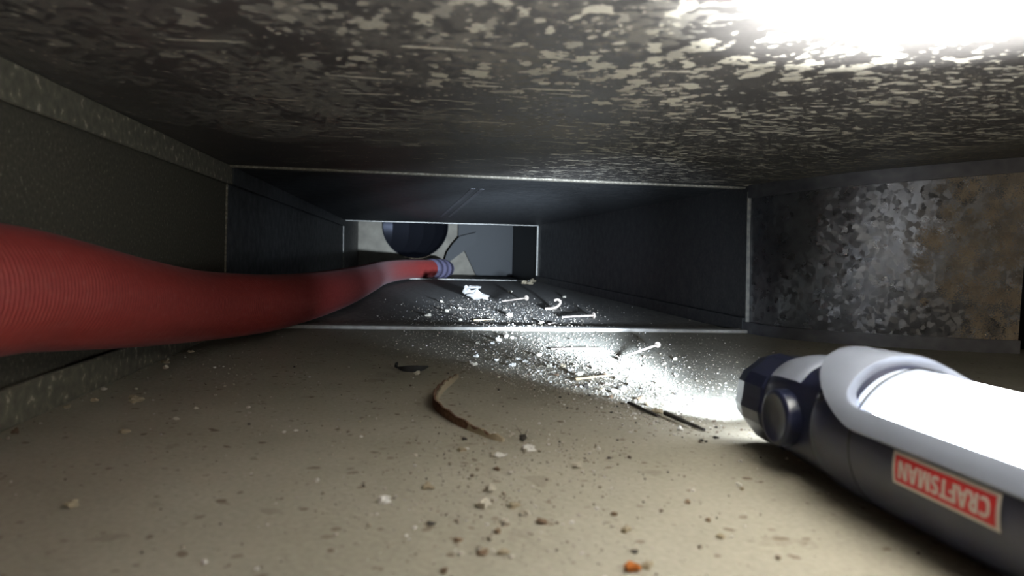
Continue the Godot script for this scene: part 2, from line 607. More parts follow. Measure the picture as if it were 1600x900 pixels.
func throat_path() -> PackedVector3Array:
	return curve_points([Vector3(0.461, 0, -0.955), Vector3(0.47, 0, -0.905), Vector3(0.492, 0, -0.868), Vector3(0.527, 0, -0.836), Vector3(0.57, 0, -0.806), Vector3(0.615, 0, -0.781), Vector3(0.655, 0, -0.764), Vector3(0.692, 0, -0.753)], 0.008)

func build_shell() -> void:
	var flat := func(_p: Vector3) -> float: return 0.0
	var top := func(_p: Vector3) -> float: return HIGH
	var f := structure("floor", "dusty beige sheet-metal floor of the duct with scattered grit", "floor")
	part("near_sheet", level(LEFT - 0.004, 1.6, SEAM, 0.32, 4, 4, flat, 1.0, 0.004, Rect2(-0.3, -1.0, 1.5, 1.5)), M.floor, f)
	part("far_sheet", level(LEFT - 0.004, RIGHT + 0.004, FAR, SEAM, 2, 4, flat, 1.0, 0.004, Rect2(0, 0, 1, 1)), M.far_floor, f)
	var c := structure("ceiling", "dark sheet-metal ceiling of the duct covered in pale dust flakes", "ceiling")
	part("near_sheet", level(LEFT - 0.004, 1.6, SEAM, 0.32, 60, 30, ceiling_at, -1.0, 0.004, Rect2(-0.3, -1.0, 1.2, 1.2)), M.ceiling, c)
	part("far_sheet", level(LEFT - 0.004, RIGHT + 0.004, FAR, SEAM, 2, 4, top, -1.0, 0.004, Rect2(0, 0, 1, 1)), M.metal, c)
	# scratches in the far ceiling: two pale scrape marks, raised burrs of zinc
	var st := begin(-1)
	for s in [0.0, 0.014]:
		bar(st, Vector3(0.100 + s, HIGH - 0.0001, -1.16), Vector3(0.094 + s * 1.6, HIGH - 0.0001, -2.15), Vector3.UP, 0.0075, 0.0008, 0.0002)
	part("scrape_mark", done(st), M.throat_flange, c).set_meta("kind", "stuff")
	var l := structure("wall_left", "dusty brown-grey sheet wall along the left side of the duct", "wall")
	part("near_sheet", upright(PackedVector3Array([Vector3(LEFT, 0, 0.32), Vector3(LEFT, 0, SEAM)]), 0.0, top, 0.004), M.dusty, l)
	part("far_sheet", upright(PackedVector3Array([Vector3(LEFT, 0, SEAM), Vector3(LEFT, 0, FAR)]), 0.0, top, 0.004), M.metal, l)
	var r := structure("wall_right", "dark blue-grey sheet wall along the right side of the straight run", "wall")
	part("sheet", upright(PackedVector3Array([Vector3(RIGHT, 0, FAR), Vector3(RIGHT, 0, SEAM + 0.004)]), 0.0, top, 0.004), M.metal, r)
	var t := structure("wall_throat", "curved spangled galvanised side sheet behind the work light", "wall")
	var path := throat_path()
	part("curved_sheet", throat_sheet(path), M.throat, t)
	# the next sheet beyond a narrow gap at the right
	part("next_sheet", upright(PackedVector3Array([Vector3(0.703, 0, -0.75), Vector3(1.6, 0, -0.72)]), 0.0, ceiling_at, 0.004), M.throat_flange, t)
	part("gap_backing", upright(PackedVector3Array([Vector3(0.66, 0, -0.79), Vector3(0.76, 0, -0.785)]), 0.0, ceiling_at, 0.004), M.groove, t)
	# folded flanges along the top and foot of the curved sheet
	for k in 2:
		var fl := begin(0)
		var rings := []
		for i in path.size():
			var a: Vector3 = path[maxi(i - 1, 0)]
			var b: Vector3 = path[mini(i + 1, path.size() - 1)]
			var d := (b - a).normalized()
			var into := Vector3(-d.z, 0, d.x)
			var p: Vector3 = path[i]
			var y0 := 0.0 if k == 0 else ceiling_at(p) - 0.017
			var y1 := 0.015 if k == 0 else ceiling_at(p)
			var q := p + into * throat_lean(i, path.size()) * ((y0 + y1) / 2 / HIGH)
			rings.append(PackedVector3Array([Vector3(q.x, y0, q.z) + into * 0.0055, Vector3(q.x, y1, q.z) + into * 0.0055, Vector3(q.x, y1, q.z) - into * 0.001, Vector3(q.x, y0, q.z) - into * 0.001]))
		for j in 4:
			fl.set_smooth_group(j + 1)
			for i in rings.size() - 1:
				var a: PackedVector3Array = rings[i]
				var b: PackedVector3Array = rings[i + 1]
				var m := (j + 1) % 4
				quad(fl, a[j], a[m], b[m], b[j])
		part("foot_flange" if k == 0 else "top_flange", done(fl), M.throat_flange, t)
	# ends of the wide chamber, out of view
	var e := structure("wall_chamber", "plain sheet side of the wide chamber beyond the work light", "wall")
	part("sheet", upright(PackedVector3Array([Vector3(1.58, 0, -1.0), Vector3(1.58, 0, 0.32)]), 0.0, ceiling_at, 0.004), M.dusty, e)

func throat_lean(i: int, n: int) -> float:
	return 0.008 * smoothstep(0.05, 0.35, float(i) / (n - 1))

func throat_sheet(path: PackedVector3Array) -> ArrayMesh:
	var st := begin(1)
	var n := path.size()
	for side in 2:
		st.set_smooth_group(side + 1)
		for i in n - 1:
			var c := []
			for k in [[0, 0], [0, 1], [1, 1], [1, 0]]:
				var at: int = i + k[0]
				var d := (path[mini(at + 1, n - 1)] - path[maxi(at - 1, 0)]).normalized()
				var into := Vector3(-d.z, 0, d.x)
				var p: Vector3 = path[at]
				var y: float = ceiling_at(p) * k[1]
				c.append([Vector3(p.x, y, p.z) + into * (throat_lean(at, n) * k[1] - 0.004 * side), Vector2(float(at) / (n - 1), 1.0 - y / 0.26)])
			if side == 1:
				c.reverse()
			for k in [0, 1, 2, 0, 2, 3]:
				st.set_uv(c[k][1])
				st.add_vertex(c[k][0])
	st.generate_normals()
	st.generate_tangents()
	return st.commit()

func build_joints() -> void:
	var nodes := [
		["trim_1", "raised pale joint strip across the floor between the two duct sections", M.far_floor, [[Vector3(LEFT, 0.0022, SEAM - 0.02), Vector3(0.458, 0.0022, SEAM + 0.0), Vector3.UP, 0.024, 0.0045]]],
		["trim_2", "thin dusty joint strip across the ceiling between the two duct sections", M.dusty_edge, [[Vector3(LEFT, HIGH - 0.001, SEAM + 0.012), Vector3(0.468, HIGH - 0.001, SEAM - 0.028), Vector3.UP, 0.014, 0.003]]],
		["trim_3", "pale vertical joint line on the left duct wall", M.dusty_edge, [[Vector3(LEFT + 0.0005, 0.02, SEAM + 0.014), Vector3(LEFT + 0.0005, HIGH - 0.022, SEAM + 0.003), Vector3.RIGHT, 0.005, 0.0025]]],
		["trim_4", "shiny folded vertical joint edge on the right duct wall", M.edge, [[Vector3(RIGHT - 0.001, 0.014, SEAM + 0.004), Vector3(RIGHT - 0.001, HIGH - 0.008, SEAM - 0.004), Vector3.RIGHT, 0.003, 0.008]]],
		["trim_5", "folded flange along the top of the near left wall", M.flange, [[Vector3(LEFT + 0.0065, HIGH - 0.0115, 0.32), Vector3(LEFT + 0.0055, HIGH - 0.0115, SEAM + 0.004), Vector3.UP, 0.004, 0.0225]]],
		["trim_6", "folded flange along the foot of the near left wall", M.flange, [[Vector3(LEFT + 0.0065, 0.0115, 0.32), Vector3(LEFT + 0.0055, 0.0115, SEAM + 0.004), Vector3.UP, 0.004, 0.0225]]],
		["trim_7", "folded flange along the top of the far left wall", M.metal, [[Vector3(LEFT + 0.005, HIGH - 0.011, SEAM), Vector3(LEFT + 0.005, HIGH - 0.011, FAR), Vector3.UP, 0.005, 0.022]]],
		["trim_8", "folded flange along the foot of the far right wall", M.metal, [[Vector3(RIGHT - 0.005, 0.010, SEAM), Vector3(RIGHT - 0.005, 0.010, FAR), Vector3.UP, 0.005, 0.02]]],
		["trim_9", "bright folded edge framing the far end of the straight run", M.edge, [
			[Vector3(LEFT, HIGH - 0.0015, FAR), Vector3(RIGHT, HIGH - 0.0015, FAR), Vector3.UP, 0.012, 0.003],
			[Vector3(LEFT, 0.0015, FAR), Vector3(RIGHT, 0.0015, FAR), Vector3.UP, 0.012, 0.003],
			[Vector3(LEFT + 0.0015, 0, FAR), Vector3(LEFT + 0.0015, HIGH, FAR), Vector3.RIGHT, 0.012, 0.003],
			[Vector3(RIGHT - 0.0025, 0, FAR), Vector3(RIGHT - 0.0025, HIGH, FAR), Vector3.RIGHT, 0.012, 0.005]]],
	]
	for d in nodes:
		if d[3].size() == 1:
			var st := begin(-1)
			var b: Array = d[3][0]
			bar(st, b[0], b[1], b[2], b[3], b[4], 0.0009)
			var o := part(d[0], done(st), d[2], self)
			tag(o, d[1], "joint strip", "", "structure")
		else:
			var s := structure(d[0], d[1], "joint strip")
			for b in d[3]:
				var st := begin(-1)
				bar(st, b[0], b[1], b[2], b[3], b[4], 0.0008)
				part("edge_strip", done(st), d[2], s)

# the box beyond the straight run, with the round branch pipe in its back wall
func build_far_box() -> void:
	var w := structure("wall_far", "pale back wall of the end box with a round pipe opening", "wall")
	var csg := CSGCombiner3D.new()
	csg.name = "back_sheet"
	w.add_child(csg)
	var sheet := CSGBox3D.new()
	sheet.name = "sheet"
	sheet.size = Vector3(1.3, 0.62, 0.006)
	sheet.position = Vector3(0.25, 0.25, BACK - 0.003)
	csg.add_child(sheet)
	var hole := CSGCylinder3D.new()
	hole.name = "hole"
	hole.operation = CSGShape3D.OPERATION_SUBTRACTION
	hole.radius = 0.15
	hole.height = 0.1
	hole.sides = 64
	hole.rotation_degrees.x = 90
	hole.position = Vector3(0.033, 0.213, BACK)
	csg.add_child(hole)
	csg.material_override = M.back_wall
	var flat := func(_p: Vector3) -> float: return -0.012
	var high := func(_p: Vector3) -> float: return 0.55
	part("box_floor", level(LEFT - 0.02, 0.9, BACK, FAR - 0.008, 1, 1, flat, 1.0, 0.004, Rect2(0, 0, 1, 1)), M.dark_metal, w)
	part("box_top", level(LEFT - 0.02, 0.9, BACK, FAR, 1, 1, high, -1.0, 0.004, Rect2(0, 0, 1, 1)), M.dark_metal, w)
	part("box_side", upright(PackedVector3Array([Vector3(LEFT, 0, FAR - 0.006), Vector3(LEFT, 0, BACK)]), -0.012, high, 0.004), M.metal, w)
	part("box_side", upright(PackedVector3Array([Vector3(0.475, 0, BACK), Vector3(RIGHT + 0.002, 0, FAR - 0.006)]), -0.012, high, 0.004), M.dark_metal, w)
	var st := begin(-1)
	bar(st, Vector3(LEFT - 0.02, 0.375, FAR - 0.003), Vector3(0.9, 0.375, FAR - 0.003), Vector3.UP, 0.006, 0.345)
	part("box_front", done(st), M.dark_metal, w)
	# branch pipe: collar, straight length and a gored bend going left and up
	var p := structure("branch_pipe", "round shiny branch pipe with gored elbow behind the back wall of the end box", "duct pipe")
	p.position = Vector3(0.033, 0.213, BACK)
	var tube := func(z0: float, z1: float, r0: float, r1: float, off0: Vector3, off1: Vector3) -> ArrayMesh:
		var s := begin(0)
		var rings := []
		var profile := [[z0, r0, off0], [z1, r1, off1]]
		for q in profile:
			rings.append(ring(Vector3(0, 0, q[0]) + q[2], Vector3.RIGHT, Vector3.UP, q[1], q[1], 64))
		for q in [[z1, r1 - 0.0025, off1], [z0, r0 - 0.0025, off0]]:
			rings.append(ring(Vector3(0, 0, q[0]) + q[2], Vector3.RIGHT, Vector3.UP, q[1], q[1], 64))
		rings.append(rings[0])
		for i in 4:
			s.set_smooth_group(i + 1)
			var a: PackedVector3Array = rings[i]
			var b: PackedVector3Array = rings[i + 1]
			for j in 64:
				quad(s, a[j], a[(j + 1) % 64], b[(j + 1) % 64], b[j])
		return done(s)
	part("collar", tube.call(0.006, -0.02, 0.1495, 0.148, Vector3.ZERO, Vector3.ZERO), M.groove, p)
	# gored elbow turning left: short conical rings, each slipped into the next
	var bend := 0.2
	for k in 7:
		var st_g := begin(0)
		var two := []
		for e in 2:
			var a := maxf(0.0, (k - 1 + e) * PI / 12.0)
			var rad := 0.1495 - 0.0025 * e
			var deep := -0.012 if k + e == 0 else -0.09
			var centre := Vector3(-bend + bend * cos(a), 0, deep - bend * sin(a))
			two.append(ring(centre, Vector3(cos(a), 0, -sin(a)), Vector3.UP, rad, rad, 64))
		loft(st_g, two, true, false)
		part("pipe_gore", done(st_g), M.pipe, p)
	var cap := begin(0)
	loft(cap, [ring(Vector3(-bend, 0, -0.09 - bend), Vector3.FORWARD, Vector3.UP, 0.148, 0.148, 32), ring(Vector3(-bend - 0.01, 0, -0.09 - bend), Vector3.FORWARD, Vector3.UP, 0.148, 0.148, 32)])
	part("added_light_stop", done(cap), M.groove, p)  # dark disc added to keep background light out of the open elbow
	# dark sheets cut to the shape of the shadows on the back wall
	var base := Vector3.ZERO
	part("shadow_plate", prism([Vector2(0.225, 0.4), Vector2(0.224, 0.168), Vector2(0.251, 0.109), Vector2(0.311, -0.01), Vector2(0.472, -0.01), Vector2(0.472, 0.4)], -3.335, 0.004, base), M.dark_metal, w)
	part("shadow_strap", prism([Vector2(0.160, 0.055), Vector2(0.172, 0.096), Vector2(0.196, 0.132), Vector2(0.225, 0.166), Vector2(0.3, 0.186), Vector2(0.3, 0.136), Vector2(0.247, 0.103), Vector2(0.178, 0.05)], -3.26, 0.004, base), M.dark_metal, w)

# an upright plate cut to an outline
func prism(outline: Array, z: float, thick: float, shift: Vector3) -> ArrayMesh:
	var st := begin(-1)
	var poly := PackedVector2Array(outline)
	var idx := Geometry2D.triangulate_polygon(poly)
	for s in 2:
		for i in range(0, idx.size(), 3):
			var a := poly[idx[i]]
			var b := poly[idx[i + 1]]
			var c := poly[idx[i + 2]]
			if ((b - a).cross(c - a) > 0) == (s == 0):
				var t := b
				b = c
				c = t
			var zz := z - thick * s
			tri(st, Vector3(a.x, a.y, zz) + shift, Vector3(b.x, b.y, zz) + shift, Vector3(c.x, c.y, zz) + shift)
	for i in poly.size():
		var a := poly[i]
		var b := poly[(i + 1) % poly.size()]
		quad(st, Vector3(a.x, a.y, z) + shift, Vector3(b.x, b.y, z) + shift, Vector3(b.x, b.y, z - thick) + shift, Vector3(a.x, a.y, z - thick) + shift)
	return done(st)

# ------------------------------------------------------------------ hose
func build_hose() -> void:
	var o := thing("vacuum_hose", Vector3(-0.14, 0, -0.9), "long red ribbed suction hose running along the left wall into the far outlet", "hose")
	var way := [Vector3(-0.16, 0.1, 0.5), Vector3(-0.185, 0.094, 0.05), Vector3(-0.19, 0.087, -0.2), Vector3(-0.191, 0.079, -0.387), Vector3(-0.189, 0.073, -0.446), Vector3(-0.188, 0.062, -0.544), Vector3(-0.183, 0.049, -0.684), Vector3(-0.157, 0.042, -0.807),
		Vector3(-0.141, 0.039, -0.92), Vector3(-0.122, 0.038, -1.072), Vector3(-0.103, 0.038, -1.285), Vector3(-0.088, 0.038, -1.587), Vector3(-0.063, 0.039, -2.059), Vector3(0.0, 0.039, -2.42), Vector3(0.082, 0.037, -2.66)]
	var pts := curve_points(way, 0.001)
	var rings := []
	var n := pts.size()
	for i in n:
		var d := (pts[mini(i + 6, n - 1)] - pts[maxi(i - 6, 0)]).normalized()
		var u := Vector3.UP.cross(d).normalized()
		var v := d.cross(u)
		var wave := 0.5 + 0.5 * cos(TAU * i / 4.0)
		rings.append(ring(pts[i] - o.position, u, v, 0.0297 + 0.0017 * wave, 0.0297 + 0.0017 * wave, 28))
	var st := begin(0)
	loft(st, rings)
	part("ribbed_tube", done(st), M.hose, o)
	# cuff at the far end
	var a: Vector3 = pts[-1] - o.position
	var d := Vector3(0.092, -0.004, -0.19).normalized()
	var u := Vector3.UP.cross(d).normalized()
	var v := d.cross(u)
	var prof := [[-0.012, 0.031], [0.0, 0.034], [0.004, 0.036], [0.03, 0.036], [0.034, 0.033], [0.05, 0.033], [0.054, 0.036], [0.075, 0.036], [0.08, 0.033], [0.1, 0.032], [0.105, 0.035], [0.122, 0.035], [0.126, 0.03], [0.15, 0.03]]
	rings = []
	for q in prof:
		rings.append(ring(a + d * q[0], u, v, q[1], q[1], 32))
	st = begin(0)
	loft(st, rings)
	var cuff := part("coupling", done(st), M.cuff, o)
	cuff.set_meta("label", "grey ringed coupling at the end of the hose")

# ------------------------------------------------------------------ work light
func build_lamp() -> void:
	var o := thing("work_light", Vector3(LAMP_X, 0, -0.2), "dark blue handheld work light with glowing white bar lying on the floor", "work light")
	var c := Vector3(0, LAMP_R, 0.2)       # its axis, with z as in the duct
	var X := Vector3.RIGHT
	var Y := Vector3.UP
	# body: a round tube with a rounded shoulder at the neck
	var rings := []
	for q in [[-0.2985, 0.0262], [-0.297, 0.0282], [-0.293, 0.0296], [-0.286, 0.03], [-0.2725, 0.03], [-0.266, 0.03], [-0.14, 0.03], [0.016, 0.03], [0.022, 0.03], [0.07, 0.03], [0.085, 0.027], [0.09, 0.02]]:
		var r := PackedVector3Array()
		for i in 96:
			var a := TAU * i / 96          # from the top, turning to the right
			var under := 1.0 - smoothstep(50.0, 58.0, absf(wrapf(90.0 - rad_to_deg(a) - 100.0, -180.0, 180.0)))
			var in_window := smoothstep(-0.272, -0.266, q[0]) * (1.0 - smoothstep(0.018, 0.02, q[0]))
			var k: float = q[1] - 0.006 * under * in_window
			r.append(c + Vector3(sin(a) * k, cos(a) * k, q[0]))
		rings.append(r)
	var st := begin(0)
	loft(st, rings)
	part("body", done(st), M.shell, o)
	# seam between body halves, a fine raised lip
	rings = []
	for q in [[-0.2665, 0.02985], [-0.2662, 0.0302], [-0.2655, 0.0302], [-0.2652, 0.02985]]:
		rings.append(ring(c + Vector3(0, 0, q[0]), Y, X, q[1], q[1], 72))
	st = begin(0)
	loft(st, rings, true, false)
	part("seam_ring", done(st), M.groove, o)
	# bezel round the window
	var outer := PackedVector3Array()
	var ridge_out := PackedVector3Array()
	var ridge_in := PackedVector3Array()
	var inner := PackedVector3Array()
	var sunk := PackedVector3Array()
	var n := 48
	for i in n + 1:
		var f := float(i) / n
		var e := Vector2.ZERO          # x: share of the half width, y: share of the front length, z by the straight part
		var zs := 0.0
		if f < 0.2:
			e = Vector2(1, 0)
			zs = 1.0 - f / 0.2
		elif f > 0.8:
			e = Vector2(-1, 0)
			zs = (f - 0.8) / 0.2
		else:
			var w := PI * (f - 0.2) / 0.6
			e = Vector2(cos(w), sin(w))
		var sq := Vector2(signf(e.x) * pow(absf(e.x), 0.6), pow(e.y, 0.6))
		var z_out := lerpf(-0.263, 0.02, zs) - 0.047 * pow(e.y, 1.6)
		var z_in := lerpf(-0.2585, 0.018, zs) - 0.017 * sq.y
		var lift := lerpf(0.0018, 0.0045, smoothstep(-0.2, -0.29, z_out))
		outer.append(on_tube(c, 69.0 * e.x, z_out, -0.0004))
		ridge_out.append(on_tube(c, 67.0 * e.x, z_out + 0.0016 * e.y, lift * 0.85))
		ridge_in.append(on_tube(c, 53.5 * sq.x, z_in - 0.0012 * e.y, lift))
		inner.append(on_tube(c, 52.0 * sq.x, z_in, lift - 0.0006))
		sunk.append(on_tube(c, 51.5 * sq.x, z_in + 0.0005, -0.0045))
	st = begin(0)
	var lines := [outer, ridge_out, ridge_in, inner, sunk]
	for k in lines.size() - 1:
		st.set_smooth_group(1 if k in [1, 2] else k + 3)
		for i in n:
			quad(st, lines[k][i], lines[k][i + 1], lines[k + 1][i + 1], lines[k + 1][i])
	part("bezel", done(st), M.bezel, o).set_meta("label", "pale grey window frame of the work light")
	# window: the glowing lens, a rounded strip
	st = begin(0)
	var cols := 24
	var rows := [[-0.2665, -0.003], [-0.2655, -0.0016], [-0.264, -0.0014], [-0.255, -0.0012], [-0.1, -0.0012], [0.019, -0.0012]]
	for k in rows.size() - 1:
		for i in cols:
			var p := []
			for q in [[k, i], [k, i + 1], [k + 1, i + 1], [k + 1, i]]:
				var half: float = 51.0 * [0.7, 0.86, 0.97, 1.0, 1.0, 1.0][q[0]]
				var ph := lerpf(half, -half, float(q[1]) / cols)
				p.append(on_tube(c, ph, rows[q[0]][0], rows[q[0]][1]))
			quad(st, p[0], p[1], p[2], p[3])
	part("light_bar_lens", done(st), M.lens, o).set_meta("label", "glowing white light bar")
	st = begin(0)
	for k in 4:
		for i in cols:
			var p := []
			for q in [[k, i], [k, i + 1], [k + 1, i + 1], [k + 1, i]]:
				var z: float = [-0.2765, -0.275, -0.27, -0.265, -0.258][q[0]]
				var half: float = 51.5 * pow(sin(acos(clampf(1.0 - (z + 0.2765) / 0.018, 0.0, 1.0))), 0.55)
				p.append(on_tube(c, lerpf(half, -half, float(q[1]) / cols), z, [-0.002, -0.0012, -0.0009, -0.0009, -0.0009][q[0]]))
			quad(st, p[0], p[1], p[2], p[3])
	part("frosted_window_end", done(st), M.lens_end, o)
	# neck: the round end block between body and head, flattened on both cheeks
	rings = []
	for q in [[-0.36, 0.015], [-0.357, 0.0195], [-0.35, 0.0235], [-0.34, 0.0258], [-0.325, 0.027], [-0.305, 0.0275], [-0.294, 0.0275]]:
		var r := PackedVector3Array()
		for p in ring(Vector3.ZERO, Y, X, q[1], q[1], 64):
			p.x = clampf(p.x, -0.0222, 0.0222)
			r.append(c + p + Vector3(0, -0.001, q[0]))
		rings.append(r)
	st = begin(0)
	loft(st, rings)
	part("swivel_neck", done(st), M.knob, o)
	# pale saddle over the top of the neck
	st = begin(0)
	var saddle := []
	for q in [[-0.354, 0.0212], [-0.35, 0.0241], [-0.34, 0.0264], [-0.325, 0.0276], [-0.318, 0.0278], [-0.3175, 0.0272]]:
		var r := PackedVector3Array()
		for i in 17:
			var a := lerpf(-0.93, 0.93, i / 16.0)
			r.append(c + Vector3(sin(a) * q[1], cos(a) * q[1] - 0.001, q[0]))
		saddle.append(r)
	loft(st, saddle, false, false)
	part("neck_saddle", done(st), M.bezel, o)
	# round swivel cap on the cheek towards the camera
	for s in [-1.0, 1.0]:
		rings = []
		for q in [[0.019, 0.0135], [0.0274, 0.0135], [0.0284, 0.013], [0.029, 0.0118], [0.029, 0.0106], [0.0284, 0.0098], [0.0282, 0.004]]:
			rings.append(ring(c + Vector3(s * q[0], -0.003, -0.3275), Y if s > 0 else -Y, Vector3(0, 0, -1), q[1], q[1], 48))
		st = begin(0)
		loft(st, rings)
		part("swivel_cap", done(st), M.knob, o)
	# screw recess in the shoulder
	rings = []
	for q in [[0.0268, 0.0036], [0.0284, 0.0032], [0.0282, 0.0026], [0.0268, 0.0022]]:
		var dir := Vector3(cos(deg_to_rad(150)), sin(deg_to_rad(150)), -0.25).normalized()
		var t1 := Vector3(0, 0, 1).cross(dir).normalized()
		rings.append(ring(c + Vector3(0, 0, -0.2855) + dir * (q[0] + 0.003), t1, dir.cross(t1), q[1], q[1], 20))
	st = begin(0)
	loft(st, rings)
	part("screw_boss", done(st), M.knob, o)
	# torch head: eight-sided grip ring with a lens in front
	rings = []
	for q in [[-0.386, 0.0205], [-0.384, 0.0222], [-0.372, 0.0248], [-0.353, 0.0248], [-0.349, 0.0225], [-0.345, 0.018]]:
		var r := PackedVector3Array()
		for i in 24:
			var a := TAU * i / 24 + 0.13
			var k := 1.0 if i % 3 else 0.955
			r.append(c + Vector3(sin(a) * q[1] * k, cos(a) * q[1] * k - 0.003, q[0]))
		rings.append(r)
	st = begin(0)
	loft(st, rings, true, true, false)
	part("torch_head", done(st), M.knob, o)
	st = begin(0)
	loft(st, [ring(c + Vector3(0, -0.002, -0.3885), Y, X, 0.0165, 0.0165, 40), ring(c + Vector3(0, -0.002, -0.3855), Y, X, 0.017, 0.017, 40)])
	part("torch_lens", done(st), M.lens, o)
	# badge on the camera side: a white-edged red plate with upside-down lettering
	var badge := part("badge", tube_patch(c, 169.6, 191.6, -0.2385, -0.190, 0.0004), M.badge_white, o)
	badge.set_meta("label", "white-edged red maker's badge, upside down")
	part("badge_field", tube_patch(c, 171.8, 189.4, -0.2370, -0.1915, 0.0006), M.badge_red, badge)
	var tm := TextMesh.new()
	tm.text = "CRAFTSMAN"
	var font := SystemFont.new()
	font.font_names = PackedStringArray(["Droid Sans"])
	font.font_weight = 700
	tm.font = font
	tm.font_size = 48
	tm.pixel_size = 0.0001
	tm.depth = 0.0004
	var text := part("badge_lettering", tm, M.badge_white, badge)
	var out := Vector3(cos(PI), sin(PI + 0.01), 0)
	var down := Vector3(0, -1, 0)
	var size := tm.get_aabb().size
	text.transform = Transform3D(Basis(Vector3(0, 0, -1) * (0.041 / size.x), down * (0.0062 / size.y), out), c + out * (LAMP_R + 0.0006) + Vector3(0, 0.0002, -0.21425))

func on_tube(c: Vector3, phi: float, z: float, off: float) -> Vector3:
	var a := deg_to_rad(100.0 + phi)
	return c + Vector3(cos(a) * (LAMP_R + off), sin(a) * (LAMP_R + off), z)

func tube_patch(c: Vector3, a0: float, a1: float, z0: float, z1: float, off: float) -> ArrayMesh:
	var st := begin(0)
	var n := 8
	for i in n:
		var p := []
		for q in [[i, z0], [i, z1], [i + 1, z1], [i + 1, z0]]:
			p.append(on_tube(c, lerpf(a0, a1, float(q[0]) / n) - 100.0, q[1], off))
		quad(st, p[0], p[1], p[2], p[3])
	return done(st)

# ------------------------------------------------------------------ litter
func lump(seed_number: int, squash: float, rough: float, rows := 6, cols := 9) -> ArrayMesh:
	var f := noise(FastNoiseLite.TYPE_SIMPLEX_SMOOTH, 0.9, seed_number, 2)
	var grid := []
	for i in rows + 1:
		var r := PackedVector3Array()
		for j in cols:
			var th := PI * i / rows
			var ph := TAU * j / cols
			var d := Vector3(sin(th) * cos(ph), cos(th), sin(th) * sin(ph))
			var k := 0.5 * (1.0 + rough * f.get_noise_3dv(d * 1.3))
			r.append(Vector3(d.x, d.y * squash, d.z) * k)
		grid.append(r)
	var st := begin(-1)
	for i in rows:
		for j in cols:
			var k := (j + 1) % cols
			quad(st, grid[i][j], grid[i][k], grid[i + 1][k], grid[i + 1][j])
	return done(st)

var lumps := []

func crumb(called: String, x: float, z: float, size: float, kind: int, label: String, group := "", category := "crumb") -> Node3D:
	var o := MeshInstance3D.new()
	o.name = numbered(called)
	o.mesh = lumps[rng.randi() % lumps.size()]
	o.material_override = M.crumb[kind]
	add_child(o)
	var high := size * rng.randf_range(0.55, 0.85)
	o.transform = Transform3D(Basis(Vector3.UP, rng.randf() * TAU).scaled_local(Vector3(size * rng.randf_range(0.9, 1.25), high, size * rng.randf_range(0.75, 1.0))), Vector3(x, high * 0.36, z))
	return tag(o, label, category, group)

